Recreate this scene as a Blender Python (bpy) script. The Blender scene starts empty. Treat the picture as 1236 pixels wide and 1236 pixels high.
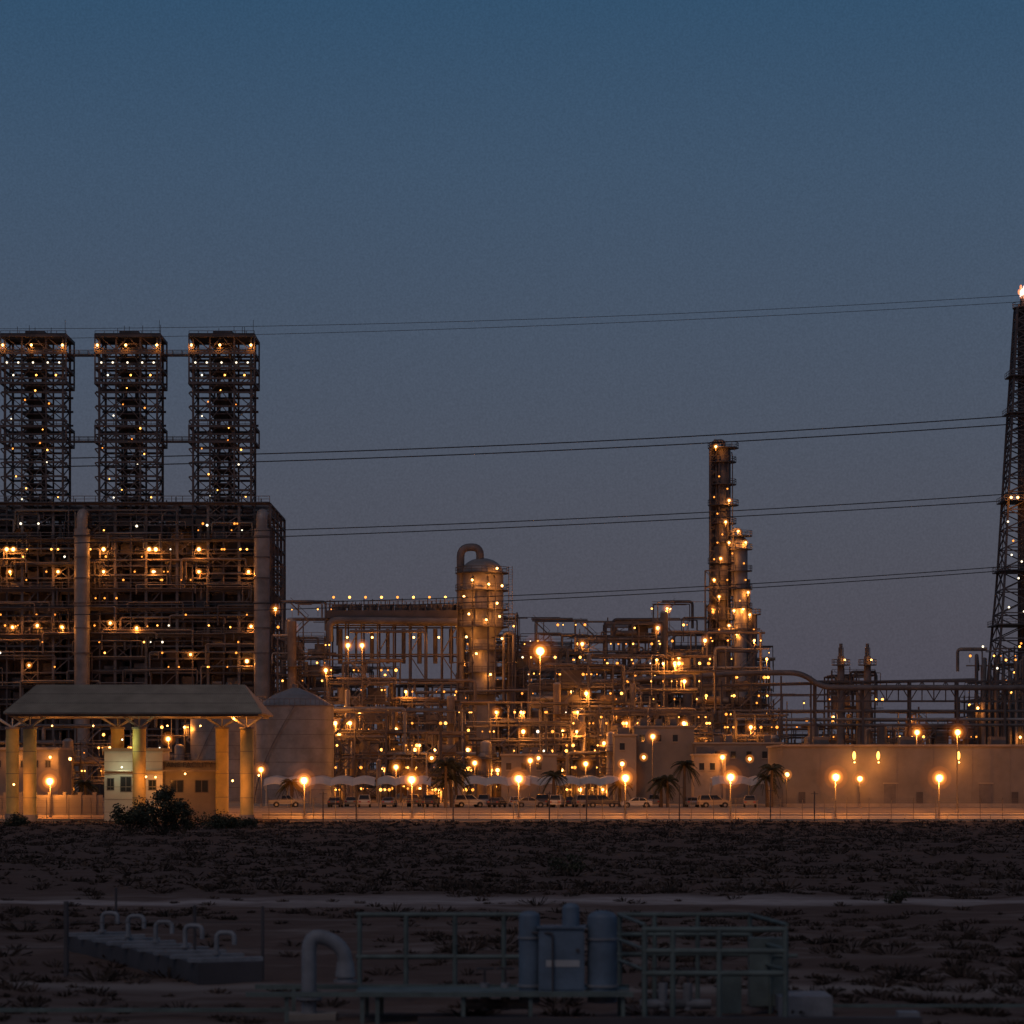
import bpy, math, random
from mathutils import Vector, noise, Matrix
random.seed(7)
F=3505.0; CH=6.28; HY=935.0
def PX(px,D): return (px-618.0)*D/F
def PZ(py,D): return CH+(HY-py)*D/F
U=random.uniform
scene=bpy.context.scene
# ------------------------------------------------------------------ materials
def mat(name,col,rough=0.7,metal=0.0,var=0.25,scale=0.6,bump=0.0,col2=None):
    m=bpy.data.materials.new(name); m.use_nodes=True
    nt=m.node_tree; b=nt.nodes['Principled BSDF']
    tc=nt.nodes.new('ShaderNodeTexCoord'); n=nt.nodes.new('ShaderNodeTexNoise')
    n.inputs['Scale'].default_value=scale; n.inputs['Detail'].default_value=6; n.inputs['Roughness'].default_value=0.65
    nt.links.new(tc.outputs['Object'],n.inputs['Vector'])
    r=nt.nodes.new('ShaderNodeValToRGB'); r.color_ramp.elements[0].position=0.32; r.color_ramp.elements[1].position=0.68
    c2=col2 or tuple(min(1,c*(1+var)) for c in col)
    r.color_ramp.elements[0].color=(*[c*(1-var) for c in col],1); r.color_ramp.elements[1].color=(*c2,1)
    nt.links.new(n.outputs['Fac'],r.inputs['Fac']); nt.links.new(r.outputs['Color'],b.inputs['Base Color'])
    b.inputs['Roughness'].default_value=rough; b.inputs['Metallic'].default_value=metal
    if bump>0:
        bp=nt.nodes.new('ShaderNodeBump'); bp.inputs['Strength'].default_value=bump
        nt.links.new(n.outputs['Fac'],bp.inputs['Height']); nt.links.new(bp.outputs['Normal'],b.inputs['Normal'])
    return m
def emat(name,col,s):
    m=bpy.data.materials.new(name); m.use_nodes=True; nt=m.node_tree
    b=nt.nodes['Principled BSDF']; b.inputs['Base Color'].default_value=(.1,.1,.1,1)
    b.inputs['Emission Color'].default_value=(*col,1); b.inputs['Emission Strength'].default_value=s
    m.cycles.emission_sampling='NONE'
    return m
def vmat(name,col,s):
    m=bpy.data.materials.new(name); m.use_nodes=True; nt=m.node_tree; nt.nodes.clear()
    o=nt.nodes.new('ShaderNodeOutputMaterial'); e=nt.nodes.new('ShaderNodeEmission')
    e.inputs['Color'].default_value=(*col,1); e.inputs['Strength'].default_value=s
    nt.links.new(e.outputs[0],o.inputs['Volume'])
    return m
STEEL=mat('dark_steel',(.074,.067,.072),.65,.05,.35,.25); GREY=mat('grey_steel',(.125,.115,.117),.65,.05,.4,.3)
SILV=mat('silver_cladding',(.24,.228,.225),.5,.15,.35,.25); TAN=mat('tan_insulation',(.19,.15,.12),.7,0,.35,.4)
CONC=mat('concrete',(.29,.25,.21),.85,0,.2,.5,.1); WHITE=mat('white_paint',(.50,.48,.44),.6,0,.12,.4)
BEIGE=mat('beige_wall',(.20,.18,.162),.85,0,.28,.12,.05); GLASS=mat('dark_glass',(.02,.025,.03),.1)
YEL=mat('yellow_paint',(.58,.44,.15),.7,0,.2,.5); ROOFT=mat('ribbed_roof',(.34,.28,.21),.7,0,.2,.3)
BLACK=mat('rubber',(.02,.02,.02),.8); WARM=emat('sodium_bulb',(1,.40,.07),5.5); COOL=emat('mercury_bulb',(1,.86,.62),2.4)
DIMW=emat('dim_sodium_bulb',(1,.30,.04),2.4); BULB=emat('sodium_lamp_glass',(1,.47,.13),8)
PM=[STEEL,GREY,SILV,TAN,CONC,WHITE,BEIGE,GLASS,YEL,ROOFT,BLACK,WARM,COOL,DIMW]
(iST,iGR,iSI,iTA,iCO,iWH,iBE,iGL,iYE,iRO,iBL,iWA,iCL,iDW)=range(14)
# ------------------------------------------------------------------ mesh builder
class MB:
    def __init__(s): s.v=[];s.f=[];s.m=[];s.s=[]
    def add(s,vs,fs,m,sm=False):
        b=len(s.v); s.v.extend([tuple(x) for x in vs])
        for f in fs: s.f.append(tuple(b+i for i in f)); s.m.append(m); s.s.append(sm)
    def box(s,x0,x1,y0,y1,z0,z1,m):
        e=U(0,.004); x0-=e;x1+=e;y0-=e;y1+=e;z1+=e
        s.add([(x0,y0,z0),(x1,y0,z0),(x1,y1,z0),(x0,y1,z0),(x0,y0,z1),(x1,y0,z1),(x1,y1,z1),(x0,y1,z1)],
              [(0,3,2,1),(4,5,6,7),(0,1,5,4),(1,2,6,5),(2,3,7,6),(3,0,4,7)],m)
    def beam(s,p,q,w,m,h=None):
        p=Vector(p);q=Vector(q);d=(q-p)
        if d.length<1e-4: return
        d.normalize(); w=w*U(.93,1.07); h=(h or w)*U(.97,1.03)
        up=Vector((0,0,1)) if abs(d.z)<.95 else Vector((0,1,0))
        a=d.cross(up).normalized(); b=a.cross(d)
        a*=w/2;b*=h/2
        vs=[p-a-b,p+a-b,p+a+b,p-a+b,q-a-b,q+a-b,q+a+b,q-a+b]
        s.add(vs,[(0,3,2,1),(4,5,6,7),(0,1,5,4),(1,2,6,5),(2,3,7,6),(3,0,4,7)],m)
    def cyl(s,p,q,r,m,n=10,r2=None,caps=True):
        p=Vector(p);q=Vector(q);d=(q-p).normalized(); r2=r if r2 is None else r2
        up=Vector((0,0,1)) if abs(d.z)<.95 else Vector((0,1,0))
        a=d.cross(up).normalized(); b=a.cross(d); vs=[]
        for c,rr in((p,r),(q,r2)):
            for i in range(n):
                t=2*math.pi*i/n; vs.append(c+a*math.cos(t)*rr+b*math.sin(t)*rr)
        s.add(vs,[(i,(i+1)%n,n+(i+1)%n,n+i) for i in range(n)],m,True)
        if caps: s.add(vs,[tuple(range(n-1,-1,-1)),tuple(range(n,2*n))],m)
    def sph(s,c,r,m,n=8,k=5,sz=1.0):
        vs=[(c[0],c[1],c[2]-r*sz)]
        for j in range(1,k):
            t=math.pi*j/k
            for i in range(n):
                a=2*math.pi*i/n; vs.append((c[0]+r*math.sin(t)*math.cos(a),c[1]+r*math.sin(t)*math.sin(a),c[2]-r*sz*math.cos(t)))
        vs.append((c[0],c[1],c[2]+r*sz)); fs=[]
        for i in range(n):
            fs.append((0,1+(i+1)%n,1+i)); e=1+(k-2)*n; fs.append((len(vs)-1,e+i,e+(i+1)%n))
            for j in range(k-2):
                a=1+j*n; fs.append((a+i,a+(i+1)%n,a+n+(i+1)%n,a+n+i))
        s.add(vs,fs,m,True)
    def path(s,pts,r,m,n=8,fil=None):
        pts=[Vector(p) for p in pts]; fil=fil or r*2.5; P=[pts[0]]
        for i in range(1,len(pts)-1):
            a,b,c=pts[i-1],pts[i],pts[i+1]; f=min(fil,(a-b).length*.49,(c-b).length*.49)
            p0=b+(a-b).normalized()*f; p1=b+(c-b).normalized()*f
            for k in range(6):
                t=k/5; P.append(p0*(1-t)**2+b*2*t*(1-t)+p1*t*t)
        P.append(pts[-1]); d=(P[1]-P[0]).normalized()
        up=Vector((0,0,1)) if abs(d.z)<.9 else Vector((0,1,0)); a=d.cross(up).normalized(); vs=[]
        for i,p in enumerate(P):
            if i==0: dd=d
            elif i==len(P)-1: dd=(P[i]-P[i-1]).normalized()
            else: dd=((P[i+1]-P[i]).normalized()+(P[i]-P[i-1]).normalized()).normalized()
            a=(a-dd*a.dot(dd)).normalized(); b=dd.cross(a)
            for k in range(n):
                t=2*math.pi*k/n; vs.append(p+a*math.cos(t)*r+b*math.sin(t)*r)
        N=len(P); fs=[(j*n+i,j*n+(i+1)%n,(j+1)*n+(i+1)%n,(j+1)*n+i) for j in range(N-1) for i in range(n)]
        s.add(vs,fs,m,True); s.add(vs,[tuple(range(n-1,-1,-1)),tuple(range((N-1)*n,N*n))],m)
    def ringplat(s,c,r,z,m=iGR,rail=True,n=12,w=1.2):
        s.cyl((c[0],c[1],z-.12),(c[0],c[1],z+.08),r+w,m,n)
        if rail:
            R=r+w-.05; P=[(c[0]+R*math.cos(2*math.pi*i/n),c[1]+R*math.sin(2*math.pi*i/n)) for i in range(n)]
            for i in range(n):
                a,b=P[i],P[(i+1)%n]
                s.beam((*a,z+1.1),(*b,z+1.1),.1,m); s.beam((*a,z+.6),(*b,z+.6),.08,m); s.beam((*a,z),(*a,z+1.1),.09,m)
    def rail(s,p,q,m=iGR,h=1.1,step=2.0,w=.09):
        p=Vector(p);q=Vector(q);k=max(1,int((q-p).length/step)); up=Vector((0,0,h))
        s.beam(p+up,q+up,w,m); s.beam(p+up*.5,q+up*.5,w*.8,m)
        for i in range(k+1):
            a=p.lerp(q,i/k); s.beam(a,a+up,w,m)
    def obj(s,name,parent=None,mats=None,loc=None):
        me=bpy.data.meshes.new(name); me.from_pydata(s.v,[],s.f)
        for x in (mats or PM): me.materials.append(x)
        me.polygons.foreach_set('material_index',s.m); me.polygons.foreach_set('use_smooth',s.s); me.update()
        o=bpy.data.objects.new(name,me); scene.collection.objects.link(o)
        if parent: o.parent=parent
        if loc: o.location=loc
        return o
def empty(name,loc=(0,0,0)):
    e=bpy.data.objects.new(name,None); e.empty_display_size=.5; scene.collection.objects.link(e); e.location=loc; return e
# ------------------------------------------------------------------ lamps
V=[vmat('bloom_glow_core',(1,.40,.07),1.7),vmat('bloom_glow_mid',(1,.28,.035),.34),vmat('bloom_glow_outer',(1,.23,.02),.060),vmat('bloom_glow_far',(1,.22,.02),.0075)]  # lens bloom around lamps, imitated by nested glowing volume spheres
def sphmesh(name,r,m,n=20,k=12):
    b=MB(); b.sph((0,0,0),r,0,n,k); me=bpy.data.meshes.new(name); me.from_pydata(b.v,[],b.f); me.materials.append(m)
    me.polygons.foreach_set('use_smooth',[True]*len(b.f)); return me
HM=[sphmesh('bloom_core',.64,V[0]),sphmesh('bloom_mid',.98,V[1]),sphmesh('bloom_outer',1.55,V[2]),sphmesh('bloom_far',2.6,V[3],28,16)]
BM=sphmesh('bulb',1,BULB,12,8); BMW=sphmesh('bulb_white',1,COOL,12,8)
SOD=(1,.31,.045)
def bloom(p,parent,levels=(0,1,2,3),sc=1.0):  # puts the imitated bloom spheres around a lamp
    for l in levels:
        o=bpy.data.objects.new('lamp_bloom',HM[l]); scene.collection.objects.link(o); o.location=p; o.parent=parent; o.scale=(sc,)*3
LD={}
def light(p,power,r,parent,col=SOD):
    k=(round(power),col)
    if k not in LD:
        d=bpy.data.lights.new('lamp','POINT'); d.energy=power*1.7; d.shadow_soft_size=.12; d.color=col; LD[k]=d
    o=bpy.data.objects.new('lamp',LD[k]); scene.collection.objects.link(o); o.location=(p[0],p[1]-.1,p[2]-r-.16); o.parent=parent
    o=bpy.data.objects.new('bulb',BM if col==SOD else BMW); scene.collection.objects.link(o); o.location=p; o.scale=(r,)*3; o.parent=parent
# ------------------------------------------------------------------ ground
def sm(a,b,x):
    t=max(0,min(1,(x-a)/(b-a))); return t*t*(3-2*t)
def gh(x,y):
    z=1.5*sm(405,417,y)
    if y<396:
        k=1-sm(375,396,y)
        z+=k*(.22*noise.noise(Vector((x*.09,y*.05,0)))+.14*noise.noise(Vector((x*.35,y*.3,3)))+.05*noise.noise(Vector((x*1.1,y*1.1,5))))
    return z
xs=[-9000,-3000,-1000,-400,-200]+[ -120+i*.8 for i in range(301)]+[200,400,1000,3000,9000]
ys=[-300,0,30,50]; y=60
while y<396: ys.append(y); y+=.5+ (y-60)*.006
ys+=[396,404,405,407,409,411,413,415,417,430,480,600,900,2000,6000,15000]
g=MB(); nx=len(xs)
vs=[(x,y,gh(x,y)) for y in ys for x in xs]
fs=[(j*nx+i,j*nx+i+1,(j+1)*nx+i+1,(j+1)*nx+i) for j in range(len(ys)-1) for i in range(nx-1)]
g.add(vs,fs,0,True)
gm=bpy.data.materials.new('desert_soil'); gm.use_nodes=True; nt=gm.node_tree; N=nt.nodes; L=nt.links; bs=N['Principled BSDF']; bs.inputs['Roughness'].default_value=1; bs.inputs['Specular IOR Level'].default_value=.1
tc=N.new('ShaderNodeTexCoord')
def NZ(scale,detail=6,vec=None):
    n=N.new('ShaderNodeTexNoise'); n.inputs['Scale'].default_value=scale; n.inputs['Detail'].default_value=detail; n.inputs['Roughness'].default_value=.65
    L.new(vec or tc.outputs['Object'],n.inputs['Vector']); return n.outputs['Fac']
def MA(op,a,b=None,c=None,clamp=False):
    n=N.new('ShaderNodeMath'); n.operation=op; n.use_clamp=clamp
    for i,x in enumerate((a,b,c)):
        if x is None: continue
        if isinstance(x,(int,float)): n.inputs[i].default_value=x
        else: L.new(x,n.inputs[i])
    return n.outputs[0]
mp=N.new('ShaderNodeMapping'); mp.inputs['Scale'].default_value=(.35,1,1); L.new(tc.outputs['Object'],mp.inputs['Vector'])
sx=N.new('ShaderNodeSeparateXYZ'); L.new(tc.outputs['Object'],sx.inputs[0]); Y=sx.outputs['Y']
n1=NZ(.09,7,mp.outputs[0]); n2=NZ(.8,6); n4=NZ(.45,5,mp.outputs[0])
def MIX(f,a,b):
    n=N.new('ShaderNodeMix'); n.data_type='RGBA'; L.new(f,n.inputs[0])
    for i,x in((6,a),(7,b)):
        if isinstance(x,tuple): n.inputs[i].default_value=(*x,1)
        else: L.new(x,n.inputs[i])
    return n.outputs[2]
def band(c,w,soft,wob):
    yy=MA('ADD',Y,MA('MULTIPLY',MA('SUBTRACT',n1,.5),wob)); d=MA('ABSOLUTE',MA('SUBTRACT',yy,c))
    return MA('MULTIPLY_ADD',MA('SUBTRACT',d,w),-1/soft,0,True)
base=MIX(n2,(.085,.055,.046),(.16,.108,.09))
patch=MA('MULTIPLY_ADD',MA('SUBTRACT',MA('ADD',MA('MULTIPLY',n1,.45),MA('MULTIPLY',n4,.55)),.49),6,0,True)
near=MA('MULTIPLY_ADD',MA('SUBTRACT',Y,170),-1/30,0,True)
c=MIX(MA('MULTIPLY',patch,MA('MULTIPLY_ADD',near,.6,.2)),base,(.29,.235,.21))
c=MIX(MA('MULTIPLY',band(144,5,5,22),MA('MULTIPLY_ADD',n2,.9,.3),None,True),c,(.50,.43,.41))
c=MIX(MA('MULTIPLY',band(86,2.5,2,9),.6),c,(.36,.31,.28))
far=MA('MULTIPLY_ADD',MA('SUBTRACT',Y,385),1/12,0,True)
c=MIX(far,c,MIX(n2,(.28,.22,.16),(.40,.32,.24)))
L.new(c,bs.inputs['Base Color'])
bp=N.new('ShaderNodeBump'); bp.inputs['Strength'].default_value=.5; bp.inputs['Distance'].default_value=.15; L.new(NZ(2.5,8),bp.inputs['Height']); L.new(bp.outputs[0],bs.inputs['Normal'])
g.obj('desert_ground',None,[gm])
r=MB(); ASP=mat('asphalt',(.14,.12,.10),.85,0,.2,2); LINE=mat('road_paint',(.6,.55,.45),.7)
r.add([(-400,396.5,.03),(400,396.5,.03),(400,403.5,.03),(-400,403.5,.03)],[(0,1,2,3)],0)
for yy in(396.8,403.0): r.add([(-400,yy,.034),(400,yy,.034),(400,yy+.15,.034),(-400,yy+.15,.034)],[(0,1,2,3)],1)
for i in range(-60,60): r.add([(i*6,399.9,.034),(i*6+3,399.9,.034),(i*6+3,400.05,.034),(i*6,400.05,.034)],[(0,1,2,3)],1)
r.box(-400,400,396.2,396.5,0,.15,2); r.box(-400,400,403.5,403.8,0,.15,2)
r.obj('access_road',None,[ASP,LINE,CONC])
r=MB(); x=PX(316,406)
while x<140:
    r.box(x,x+5.9,406.6,406.9,-.1,.72,iWH); r.box(x-.05,x+5.95,406.5,407.0,.724,.84,iWH); x+=6
r.obj('added_lamplit_strip_wall')  # low pale wall added to catch the street lamps as a bright strip
# ------------------------------------------------------------------ scrub
SCR=[mat('dry_scrub',(.068,.047,.036),1,0,.4,.3),mat('brown_scrub',(.10,.068,.054),1,0,.35,.3)]
s=MB()
def tuft(b,x,y,z,R,H,n,m,sz):
    for i in range(n):
        a=U(0,6.283); rr=R*math.sqrt(random.random()); h=H*(1-(rr/R)**2*.7)*U(.35,1.05)
        px,py=x+rr*math.cos(a),y+rr*math.sin(a); bx,by=x+rr*.3*math.cos(a),y+rr*.3*math.sin(a)
        w=sz*U(.5,1.3); t=U(0,3.14); dx,dy=w*math.cos(t),w*math.sin(t)
        b.add([(bx-dx*.4,by-dy*.4,z-.05),(bx+dx*.4,by+dy*.4,z-.05),(px+dx,py+dy,z+h*U(.6,1)),(px-dx*.3,py-dy*.3,z+h)],[(0,1,2,3)],m)
n=0
while n<6800:
    y=72+ (388-72)*random.random()**.9; x=U(-.2,.2)*y
    q=noise.noise(Vector((x*.05,y*.03,9)))+.5*noise.noise(Vector((x*.2,y*.15,2)))
    if abs(y-144+q*8)<9 and random.random()<.85: continue
    if y<140 and q<-.02 and random.random()<.7: continue
    if q<-.25 and random.random()<.6: continue
    k=U(.35,1.1)*(1.9 if random.random()<.08 else 1)*(.8 if y<150 else 1)
    tuft(s,x,y,gh(x,y),.75*k,.36*k,38 if y<160 else 14,random.choice((0,0,1)),.045 if y<160 else .11); n+=1
s.obj('desert_scrub',None,SCR)
# ------------------------------------------------------------------ broadleaf bush
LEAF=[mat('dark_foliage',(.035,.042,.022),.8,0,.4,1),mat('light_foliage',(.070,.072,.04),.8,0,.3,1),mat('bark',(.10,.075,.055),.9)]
def bush(name,x,y,R,H,n=1800,seed=1,leaf=.14):
    random.seed(seed); b=MB(); z=gh(x,y); cl=[]
    for i in range(14):
        a=U(0,6.28); rr=R*U(.15,.85); c=Vector((rr*math.cos(a),rr*.7*math.sin(a),H*U(.3,.92)*(1-.35*(rr/R)))); cl.append((c,R*U(.2,.36)))
        b.cyl((0,0,0),tuple(c*.5+Vector((0,0,.1))),.09,2,5,.05); b.cyl(tuple(c*.5+Vector((0,0,.1))),tuple(c),.05,2,5,.02)
    for i in range(n):
        c,rr=random.choice(cl); d=Vector((random.gauss(0,1),random.gauss(0,1),random.gauss(0,.8))).normalized()*rr*U(.4,1.15)
        p=c+d; p.z=max(.05,p.z); u=Vector((U(-1,1),U(-1,1),U(-1,1))).normalized()*leaf*U(.6,1.5); w=u.cross(Vector((U(-1,1),U(-1,1),U(-1,1)))).normalized()*leaf*.6
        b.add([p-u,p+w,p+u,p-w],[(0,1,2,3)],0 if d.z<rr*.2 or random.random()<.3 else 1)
    b.obj(name,None,LEAF,(x,y,z-.05))
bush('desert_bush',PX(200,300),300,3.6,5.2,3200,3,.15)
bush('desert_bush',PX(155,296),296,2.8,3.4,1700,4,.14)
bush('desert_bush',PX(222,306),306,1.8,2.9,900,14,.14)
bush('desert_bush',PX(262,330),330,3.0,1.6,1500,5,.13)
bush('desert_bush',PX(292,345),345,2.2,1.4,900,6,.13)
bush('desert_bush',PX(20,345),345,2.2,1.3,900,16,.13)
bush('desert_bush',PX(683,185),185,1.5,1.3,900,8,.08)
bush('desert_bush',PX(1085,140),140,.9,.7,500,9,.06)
random.seed(21)
# ------------------------------------------------------------------ palms
def palm(px,D,ht,cr,seed):
    random.seed(seed); b=MB(); x=PX(px,D); z0=gh(x,D); lean=U(-.3,.3)
    for i in range(8):
        t0,t1=i/8,(i+1)/8; b.cyl((lean*t0*t0,0,ht*t0),(lean*t1*t1,0,ht*t1),.26-.08*t0,2,8,.28-.08*t1)
    top=Vector((lean,0,ht))
    for i in range(34):
        a=U(0,6.28); el=U(-.5,1.35); Ln=cr*U(.8,1.1); d=Vector((math.cos(a),math.sin(a),0)); pts=[]
        for k in range(8):
            t=k/7; pts.append(top+d*(Ln*t*math.cos(el)*(1 if el<.9 else 1.2))+Vector((0,0,Ln*(math.sin(el)*t-.75*t*t))))
        side=d.cross(Vector((0,0,1)))
        for k in range(7):
            b.beam(pts[k],pts[k+1],.05,0)
            for q in range(3):
                p=pts[k].lerp(pts[k+1],q/3+.1); w=.55*math.sin(math.pi*min(1,(k+q/3)/7*.9+.1))+.1
                for sg in(-1,1):
                    e=p+side*sg*w+d*.28-Vector((0,0,w*.45)); b.add([p,p+d*.11,e],[(0,1,2)],random.choice((0,0,1)))
    b.obj('palm_tree',None,LEAF,(x,D,z0))
for i,(px,D,ht,cr) in enumerate([(538,418,6.2,3.2),(551,424,5.6,3.0),(545,420,4.2,2.8),(668,425,4.6,2.6),(798,425,3.6,2.6),(826,428,6.2,2.6),(806,424,4.0,2.4),(931,424,5.6,2.6),(748,430,3.4,2.2),(926,428,4.3,2.4),(103,420,3.4,2.2),(352,430,3.6,2.2)]):
    palm(px,D,ht,cr,30+i)
random.seed(22)
# ------------------------------------------------------------------ street lamps
def street_lamp(px,py,D,power=700,r=.40,bloom_lv=(0,1,2,3),sc=1.0,name='street_lamp'):
    x=PX(px,D); z=PZ(py,D); g0=gh(x,D); e=empty(name,(x,D,g0)); h=z-g0; b=MB()
    b.cyl((0,.55,0),(0,.55,h+.55),.10,iGR,8,.07); b.cyl((0,.55,0),(0,.55,.5),.2,iCO,8); b.beam((0,.55,h+.55),(0,-.1,h+.6),.1,iGR)
    b.cyl((0,0,h+.46),(0,0,h+.62),.42,iGR,10,.15); b.obj('pole',e)
    light((0,0,h),power,r,e); bloom((0,0,h),e,bloom_lv,sc)
for px,py in[(-69,944),(60,943),(237,944),(367,942),(497,941),(626,940),(755,939),(882,938),(1009,938),(1134,939),(1262,938),(1390,938)]:
    street_lamp(px,py,404.4 if px not in(60,237) else 408,1250 if px>300 else 800,.46,(0,1,2,3),1.1)
street_lamp(1156,884,412,600,.36,(0,1,2,3),.85); street_lamp(1107,884,470,400,.36,(0,1,2,3),.9); street_lamp(1213,937,440,130,.3,(0,1,2),.8); street_lamp(1038,940,428,100,.36,(0,1,2),.8)
for px,py,D,p in[(315,929,430,250),(478,926,450,350),(573,921,470,300),(707,922,455,350),(409,886,500,500),(950,935,425,60),(203,892,470,250),(420,779,520,600),(437,779,522,500),(434,859,505,350),(872,914,460,250),(788,889,465,250),(640,918,462,250),(751,922,458,200)]:
    street_lamp(px,py,D,p,.32,(0,1,2) if p>200 else (1,),.8)
street_lamp(652,786,500,1900,.66,(0,1,2,3),1.3,'floodlight_mast')
# ------------------------------------------------------------------ fence
f=MB(); x=-130
while x<130:
    f.cyl((x,405,0),(x,405,2.7),.05,iGR,6); f.beam((x,405,2.7),(x,404.6,3.1),.05,iGR); x+=3.1
for z in(.3,1.0,1.7,2.4,2.65,2.9): f.beam((-130,405-(.2 if z>2.7 else 0),z),(130,405-(.2 if z>2.7 else 0),z),.03,iGR)
f.obj('chain_link_fence')
for px,h in[(390,4),(547,4.6),(708,5),(820,4.8),(430,4.2),(663,4),(930,4.4),(983,4)]:
    f=MB(); f.cyl((0,0,0),(0,0,h),.09,iST,6); f.beam((-.5,0,h-.3),(.5,0,h-.3),.08,iST); f.obj('utility_pole',None,None,(PX(px,392),392,0))
# ------------------------------------------------------------------ generic process module
def module(name,px0,px1,pyt,D,depth,lev=3.4,bay=4.6,nl=10,npow=3,pipes=6,vessels=2,z0=1.5,fill=.5,brace=.4,rng=0,power=310,top_rag=3.0):
    random.seed(rng); e=empty(name,(PX((px0+px1)/2,D),D,z0)); b=MB()
    if D<=530: power*=1.45
    W=(px1-px0)*D/F; x0=-W/2;x1=W/2; H=PZ(pyt,D)-z0; nx=max(1,round(W/bay)); ny=max(1,round(depth/7)); nz=max(1,round(H/lev))
    X=[x0+W*i/nx+(U(-.7,.7) if 0<i<nx else 0) for i in range(nx+1)]; Yv=[depth*i/ny for i in range(ny+1)]; Z=[H*i/nz for i in range(nz+1)]
    drop={}; cur=random.randint(0,2)
    for i in range(nx+1):
        if random.random()<.4: cur=random.choice((0,0,1,2,3))
        drop[i]=min(cur,nz-1)
    for i,x in enumerate(X):
        for yv in Yv: b.beam((x,yv,0),(x,yv,Z[nz-drop[i]]+U(-.3,top_rag*.4)),.3,iST)
        if random.random()<.6: q=x+U(-1,1); yq=U(0,depth); b.cyl((q,yq,Z[nz-drop[i]]),(q,yq,Z[nz-drop[i]]+U(1,3)),U(.06,.2),iGR,5)
    for k in range(1,nz+1):
        for yv in Yv:
            for i in range(nx):
                if k<=nz-max(drop[i],drop[i+1]): b.beam((X[i],yv,Z[k]),(X[i+1],yv,Z[k]),.26,random.choice((iST,iST,iGR)))
        for i,x in enumerate(X):
            if k<=nz-drop[i]: b.beam((x,0,Z[k]),(x,depth,Z[k]),.26,iST)
        for i in range(nx):
            if k>nz-max(drop[i],drop[i+1]): continue
            if random.random()<brace:
                yv=Yv[0]; b.beam((X[i],yv,Z[k-1]),(X[i+1],yv,Z[k]),.14,iST)
                if random.random()<.5: b.beam((X[i+1],yv,Z[k-1]),(X[i],yv,Z[k]),.14,iST)
            if random.random()<.6: b.rail((X[i],-.35,Z[k]+.1),(X[i+1],-.35,Z[k]+.1),iGR)
            for _ in range(3):
                if random.random()<fill:
                    q=random.random(); yy=U(.8,depth*.7); cx=U(X[i]+.8,X[i+1]-.8); w=(X[i+1]-X[i])*.4; hh=Z[k]-Z[k-1]
                    if q<.3: b.cyl((cx-w,yy,Z[k-1]+hh*.4),(cx+w,yy,Z[k-1]+hh*.4),hh*U(.12,.28),random.choice((iSI,iTA,iGR,iST)),12)
                    elif q<.58: b.box(cx-w*U(.4,1),cx+w*U(.4,1),yy,yy+U(1,3),Z[k-1]+.2,Z[k-1]+hh*U(.4,.9),random.choice((iGR,iST,iTA,iST)))
                    elif q<.72: b.cyl((cx,yy,Z[k-1]),(cx,yy,Z[k-1]+hh*.8),w*U(.2,.5),random.choice((iSI,iGR)),12)
                    elif q<.86:
                        b.path([(cx-w,yy,Z[k-1]+.3),(cx-w,yy,Z[k-1]+hh*.6),(cx+w*.6,yy,Z[k-1]+hh*.6),(cx+w*.6,yy,Z[k-1])],U(.08,.18),random.choice((iSI,iGR,iTA)),6)
                    else: b.box(X[i]+.3,X[i+1]-.3,yy,depth-.5,Z[k]-.25,Z[k]-.05,iGR)
        for _ in range(pipes):
            rr=random.choice((.07,.09,.12,.12,.16,.2,.26,.34)); yy=U(-.3,depth); zz=Z[k]+rr+.2+U(0,.5); a=U(x0-2,x1-W*.3); c=min(x1+2,a+U(W*.25,W))
            P=[(a,yy,zz),(c,yy,zz)]
            if random.random()<.5: P=[(a,yy,max(0,zz-U(2,8)))]+P
            if random.random()<.4: P=P+[(c,yy,max(0,zz-U(2,8)))]
            b.path(P,rr,random.choice((iSI,iGR,iTA,iST,iGR,iST)),6)
    for _ in range(int(W*.8)):
        x=U(x0,x1); yy=U(-.6,depth*.5); a=U(0,H*.6); b.cyl((x,yy,a),(x,yy,a+U(3,9)),U(.06,.2),random.choice((iGR,iST,iSI)),6)
    for _ in range(vessels):
        cx=U(x0+1,x1-1); yy=U(-2.5,-.8); rr=U(.4,1.1); h=H*U(.35,.95); b.cyl((cx,yy,0),(cx,yy,h),rr,random.choice((iSI,iGR,iTA)),14); b.sph((cx,yy,h),rr,iSI,14,6,.6)
        if h>8: b.ringplat((cx,yy),rr,h*.75); b.ringplat((cx,yy),rr,h*.4)
    sx0=U(x0,x1-4)
    for k in range(nz):
        a,c=(sx0,sx0+3.5) if k%2 else (sx0+3.5,sx0); b.beam((a,-1.2,Z[k]),(c,-1.2,Z[k+1]),.25,iGR); b.beam((a,-1.2,Z[k]+1),(c,-1.2,Z[k+1]+1),.09,iGR)
    nl=int(nl*2.7)
    for i in range(nl):
        k=random.randint(0,nz-1); x=random.choice(X)+U(-1.5,1.5); z=Z[k]+lev*.65; yy=U(-1.2,-.4)
        b.beam((x,yy+.45,z-1.4),(x,yy+.45,z+.42),.08,iGR); b.beam((x-.3,yy,z+.44),(x+.3,yy,z+.44),.1,iGR)
        q=random.random()
        if i<npow:
            light((x,yy-.1,z),power*random.choice((.5,.8,1.1,1.5)),.22 if q<.5 else .32,e)
            if q>.4: bloom((x,yy-.1,z),e,(1,2),.75)
        else: b.sph((x,yy-.1,z),random.choice((.11,.14,.19,.26)),iDW if q<.5 else (iWA if q<.96 else iCL),8,5)
    b.obj('frame_and_pipes',e); return e
module('pipe_rack_structure',335,392,728,560,14,nl=14,npow=4,rng=1)
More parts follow.
